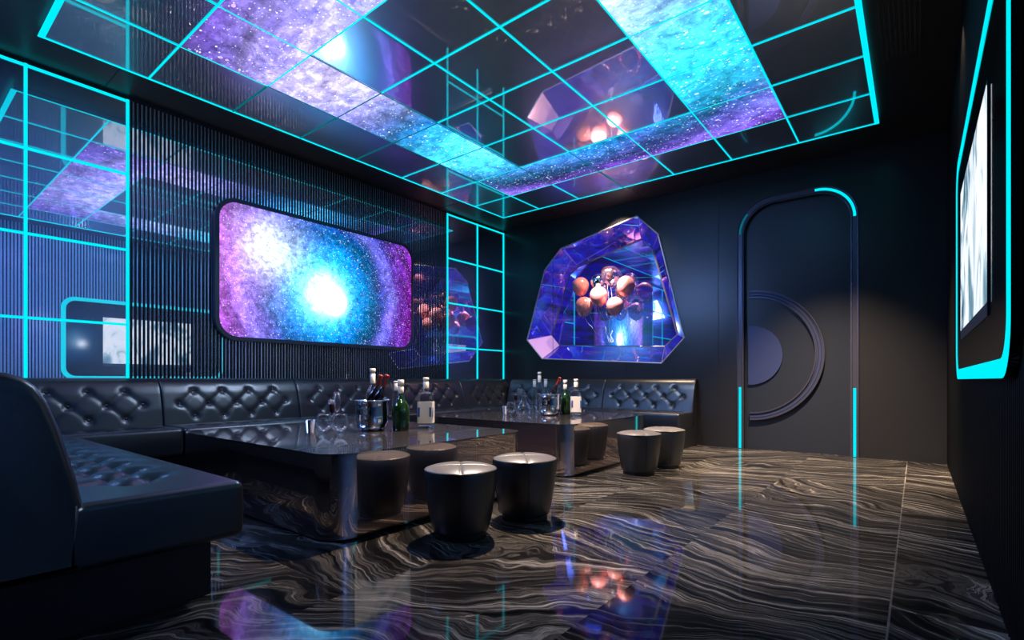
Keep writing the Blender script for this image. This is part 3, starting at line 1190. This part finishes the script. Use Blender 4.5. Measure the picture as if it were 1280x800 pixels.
# ------------------------------------------------------------------ tableware
def sq(pw=5.0):
    return lambda a: 1.0 / ((abs(math.cos(a)) ** pw + abs(math.sin(a)) ** pw) ** (1 / pw))


def label_bottle(label, x, y, group, h=0.43, wd=0.132):
    k = h / 0.43
    t = thing('bottle', label, 'bottle', (x, y, ZTAB), 0.66, group)
    r = wd / 2
    prof = [(r * 0.93, 0.0), (r, 0.008), (r, 0.270 * k), (r * 0.94, 0.290 * k), (r * 0.62, 0.302 * k), (0.020, 0.312 * k), (0.018, 0.345 * k)]
    obj('glass_body', lathe(prof, 48, sq(6)), 'glass', t, True)
    obj('thick_base', lathe([(r * 0.90, 0.003), (r * 0.94, 0.010), (r * 0.94, 0.022), (r * 0.85, 0.026)], 40, sq(6)), 'chrome', t, True)
    obj('label', lathe([(r + 0.001, 0.045 * k), (r + 0.0015, 0.046 * k), (r + 0.0015, 0.225 * k), (r + 0.001, 0.226 * k)], 48, sq(6), False), 'label', t)
    mo = bmesh.new()
    for ax, ay in ((1, -1), (1, 1), (-1, -1), (-1, 1)):
        for s_ in (0, 1):
            u = r + 0.0024
            if s_ == 0:
                add_box(mo, ax * u - 0.0006, ax * u + 0.0006, min(ay * 0.040, ay * 0.056), max(ay * 0.040, ay * 0.056), 0.10 * k, 0.18 * k)
            else:
                add_box(mo, min(ax * 0.040, ax * 0.056), max(ax * 0.040, ax * 0.056), ay * u - 0.0006, ay * u + 0.0006, 0.10 * k, 0.18 * k)
    obj('label_motif', mo, 'label_blue', t)
    obj('cap', lathe([(0.0235, 0.335 * k), (0.0245, 0.34 * k), (0.0245, 0.395 * k), (0.022, 0.397 * k), (0.022, 0.403 * k), (0.025, 0.405 * k), (0.025, h), (0.022, h + 0.002)], 24),
        'white_cap', t, True)
    return t


def green_bottle(label, x, y, group, h=0.41):
    t = thing('bottle', label, 'bottle', (x, y, ZTAB), 0, group)
    k = h / 0.41
    prof = [(0.060, 0.0), (0.066, 0.008), (0.068, 0.06), (0.072, 0.14), (0.070, 0.175), (0.058, 0.215), (0.038, 0.245), (0.024, 0.272), (0.020, 0.30)]
    obj('glass_body', lathe([(r, z * k) for r, z in prof], 40), 'green_glass', t, True)
    obj('cap', lathe([(0.023, 0.298 * k), (0.0245, 0.30 * k), (0.0245, 0.355 * k), (0.022, 0.357 * k), (0.022, 0.362 * k), (0.026, 0.364 * k), (0.026, h), (0.023, h + 0.002)], 24),
        'white_cap', t, True)
    return t


def tall_bottle(label, x, y, group, h=0.51, r=0.066):
    t = thing('bottle', label, 'bottle', (x, y, ZTAB), 0, group)
    prof = [(r * 0.8, 0.0), (r, 0.012), (r, 0.20), (r * 0.95, 0.27), (r * 0.75, 0.32), (0.028, 0.36), (0.020, 0.39), (0.019, h - 0.09)]
    obj('glass_body', lathe(prof, 40), 'glass', t, True)
    obj('spirit', lathe([(r * 0.72, 0.012), (r * 0.9, 0.020), (r * 0.9, 0.16), (r * 0.85, 0.162)], 32), 'glass', t, True)
    obj('cap', lathe([(0.0215, h - 0.13), (0.0225, h - 0.128), (0.0225, h - 0.045), (0.019, h - 0.043), (0.019, h - 0.035), (0.024, h - 0.033), (0.024, h), (0.020, h + 0.002)], 24),
        'white_cap', t, True)
    return t


def slim_bottle(label, x, y, group, h=0.40, r=0.040):
    t = thing('bottle', label, 'bottle', (x, y, ZTAB), 0, group)
    prof = [(r * 0.8, 0.0), (r, 0.010), (r, 0.24), (r * 0.8, 0.275), (0.020, 0.30), (0.018, 0.34)]
    obj('glass_body', lathe(prof, 32), 'glass', t, True)
    obj('cap', lathe([(0.021, 0.315), (0.0225, 0.318), (0.0225, h - 0.02), (0.020, h - 0.018), (0.020, h - 0.012), (0.0235, h - 0.010), (0.0235, h), (0.02, h + 0.002)], 24),
        'white_cap', t, True)
    return t


def bucket(label, x, y, group, h=0.245, r=0.150):
    t = thing('ice_bucket', label, 'bucket', (x, y, ZTAB), 0, group)
    k = h / 0.245
    outer_ = [(r * 0.60, 0.0), (r * 0.72, 0.006), (r * 0.86, 0.035), (r * 0.94, 0.08), (r * 0.93, 0.15), (r * 0.92, 0.20 * k), (r * 0.96, h - 0.01), (r, h)]
    inner_ = [(r * 0.96, h - 0.002), (r * 0.90, h - 0.015), (r * 0.885, 0.19 * k), (r * 0.89, 0.10), (r * 0.80, 0.04), (r * 0.5, 0.015), (0.004, 0.013)]
    obj('bucket_body', lathe(outer_ + inner_, 56, None, True), 'chrome', t, True)
    obj('rim', tube([(r * math.cos(2 * PI * q / 48), r * math.sin(2 * PI * q / 48), h) for q in range(48)], 0.004, 6, True), 'chrome', t, True)
    return t


def bucket_bottle(label, x, y, z, tx, tz, group):
    """dark bottle leaning in the bucket"""
    t = thing('bottle', label, 'bottle', (x, y, z), 0, group)
    t.rotation_euler = (0, tx, tz)
    prof = [(0.030, 0.0), (0.036, 0.006), (0.038, 0.19), (0.035, 0.225), (0.022, 0.265), (0.015, 0.285), (0.0145, 0.32)]
    obj('glass_body', lathe(prof, 32), 'black_glass', t, True)
    obj('foil', lathe([(0.016, 0.293), (0.0175, 0.296), (0.0170, 0.372), (0.021, 0.374), (0.021, 0.392), (0.015, 0.396)], 24), 'red_foil', t, True)
    return t


def snifter(label, x, y, group, h=0.158, r=0.058):
    t = thing('snifter_glass', label, 'glass', (x, y, ZTAB), 0, group)
    obj('foot', lathe([(0.036, 0.0), (0.037, 0.002), (0.010, 0.005), (0.005, 0.009)], 32), 'glass', t, True)
    obj('stem', lathe([(0.005, 0.008), (0.0045, 0.014), (0.005, 0.030)], 16), 'glass', t, True)
    bowl = [(0.004, 0.030), (0.022, 0.034), (0.042, 0.048), (0.055, 0.070), (r, 0.090), (0.055, 0.115), (0.048, 0.140), (0.042, h),
            (0.0405, h), (0.046, 0.140), (0.053, 0.115), (0.056, 0.090), (0.052, 0.071), (0.040, 0.050), (0.02, 0.037), (0.002, 0.034)]
    obj('bowl', lathe(bowl, 36), 'glass', t, True)
    return t


def flute(label, x, y, group, h=0.235, drink=True):
    t = thing('flute_glass', label, 'glass', (x, y, ZTAB), 0, group)
    obj('foot', lathe([(0.034, 0.0), (0.035, 0.002), (0.008, 0.005), (0.004, 0.010)], 28), 'glass', t, True)
    obj('stem', lathe([(0.004, 0.008), (0.0038, 0.05), (0.005, h * 0.40)], 14), 'glass', t, True)
    b = h * 0.40
    bowl = [(0.004, b), (0.018, b + 0.012), (0.028, b + 0.04), (0.032, b + 0.08), (0.033, h), (0.0318, h), (0.0305, b + 0.08), (0.0265, b + 0.041), (0.016, b + 0.015), (0.002, b + 0.004)]
    obj('bowl', lathe(bowl, 30), 'glass', t, True)
    if drink:
        obj('drink', lathe([(0.002, b + 0.006), (0.015, b + 0.016), (0.0255, b + 0.041), (0.029, h - 0.05), (0.0285, h - 0.035)], 26), 'wine', t, True)
    return t


def cup(label, x, y, group):
    t = thing('tumbler', label, 'cup', (x, y, ZTAB), 0, group)
    prof = [(0.032, 0.0), (0.035, 0.003), (0.046, 0.098), (0.048, 0.100), (0.0445, 0.100), (0.0425, 0.095), (0.032, 0.012), (0.004, 0.010)]
    obj('cup_body', lathe(prof, 32), 'chrome', t, True)
    return t


def decanter(label, x, y, group):
    t = thing('decanter', label, 'decanter', (x, y, ZTAB), 0, group)
    prof = [(0.05, 0.0), (0.075, 0.006), (0.095, 0.04), (0.094, 0.075), (0.072, 0.115), (0.045, 0.150), (0.030, 0.185), (0.028, 0.215), (0.036, 0.232),
            (0.034, 0.232), (0.026, 0.215), (0.028, 0.185), (0.043, 0.148), (0.070, 0.112), (0.092, 0.074), (0.092, 0.041), (0.07, 0.010), (0.004, 0.006)]
    obj('glass_body', lathe(prof, 40), 'glass', t, True)
    return t


g1, g2 = 'drinks on the nearer table', 'drinks on the far table'
label_bottle('square clear bottle with cream label standing alone right of the green bottle, nearer table', 2.557, -4.186, g1)
green_bottle('green bottle with cream cap beside the ice bucket on the nearer table', 2.553, -4.455, g1)
bucket('shiny steel ice bucket holding two dark bottles on the nearer table', 2.360, -4.590, g1, 0.245, 0.142)
bucket_bottle('dark bottle with red foil, left of the two in the nearer ice bucket', 2.280, -4.618, ZTAB + 0.085, 0.38, 0.669, g1)
bucket_bottle('dark bottle with red foil, right of the two in the nearer ice bucket', 2.368, -4.622, ZTAB + 0.085, 0.38, 0.669, g1)
tall_bottle('tall clear round bottle behind the ice bucket on the nearer table', 2.075, -4.375, g1)
slim_bottle('slim clear bottle with cream cap between ice bucket and green bottle, nearer table', 2.225, -4.235, g1)
cup('small steel tumbler left of the snifters on the nearer table', 2.152, -5.013, g1)
snifter('left snifter glass of the pair at the front of the nearer table', 2.392, -5.044, g1)
snifter('right snifter glass of the pair at the front of the nearer table', 2.488, -4.968, g1)
flute('short flute of dark drink behind the left snifter on the nearer table', 1.861, -4.642, g1, 0.24)
flute('tall empty flute behind the right snifter on the nearer table', 1.720, -4.500, g1, 0.30, False)

label_bottle('square clear bottle with cream label right of the green bottle, far table', 2.78, -2.10, g2, 0.42, 0.118)
green_bottle('green bottle with cream cap beside the ice bucket on the far table', 2.52, -1.92, g2, 0.41)
bucket('shiny steel ice bucket holding one dark bottle on the far table', 2.491, -2.211, g2, 0.245, 0.145)
bucket_bottle('dark bottle with red foil leaning in the far ice bucket', 2.455, -2.240, ZTAB + 0.085, 0.45, 0.669, g2)
decanter('round clear decanter against the left of the far ice bucket', 2.255, -2.400, g2)
tall_bottle('tall clear bottle behind the ice bucket on the far table', 2.083, -1.840, g2, 0.51, 0.055)
slim_bottle('slim clear bottle with cream cap at the left, behind the far decanter', 1.760, -1.500, g2, 0.415, 0.036)
slim_bottle('slim clear bottle with cream cap behind the far leaning dark bottle', 1.950, -1.510, g2, 0.42, 0.036)
cup('small steel tumbler at the left of the far table', 2.001, -2.421, g2)
snifter('lone snifter glass left of the decanter on the far table', 2.190, -2.560, g2)
flute('short flute of dark drink on the far table', 1.640, -1.760, g2, 0.24)
flute('tall empty flute right of the short dark one on the far table', 1.740, -1.800, g2, 0.29, False)
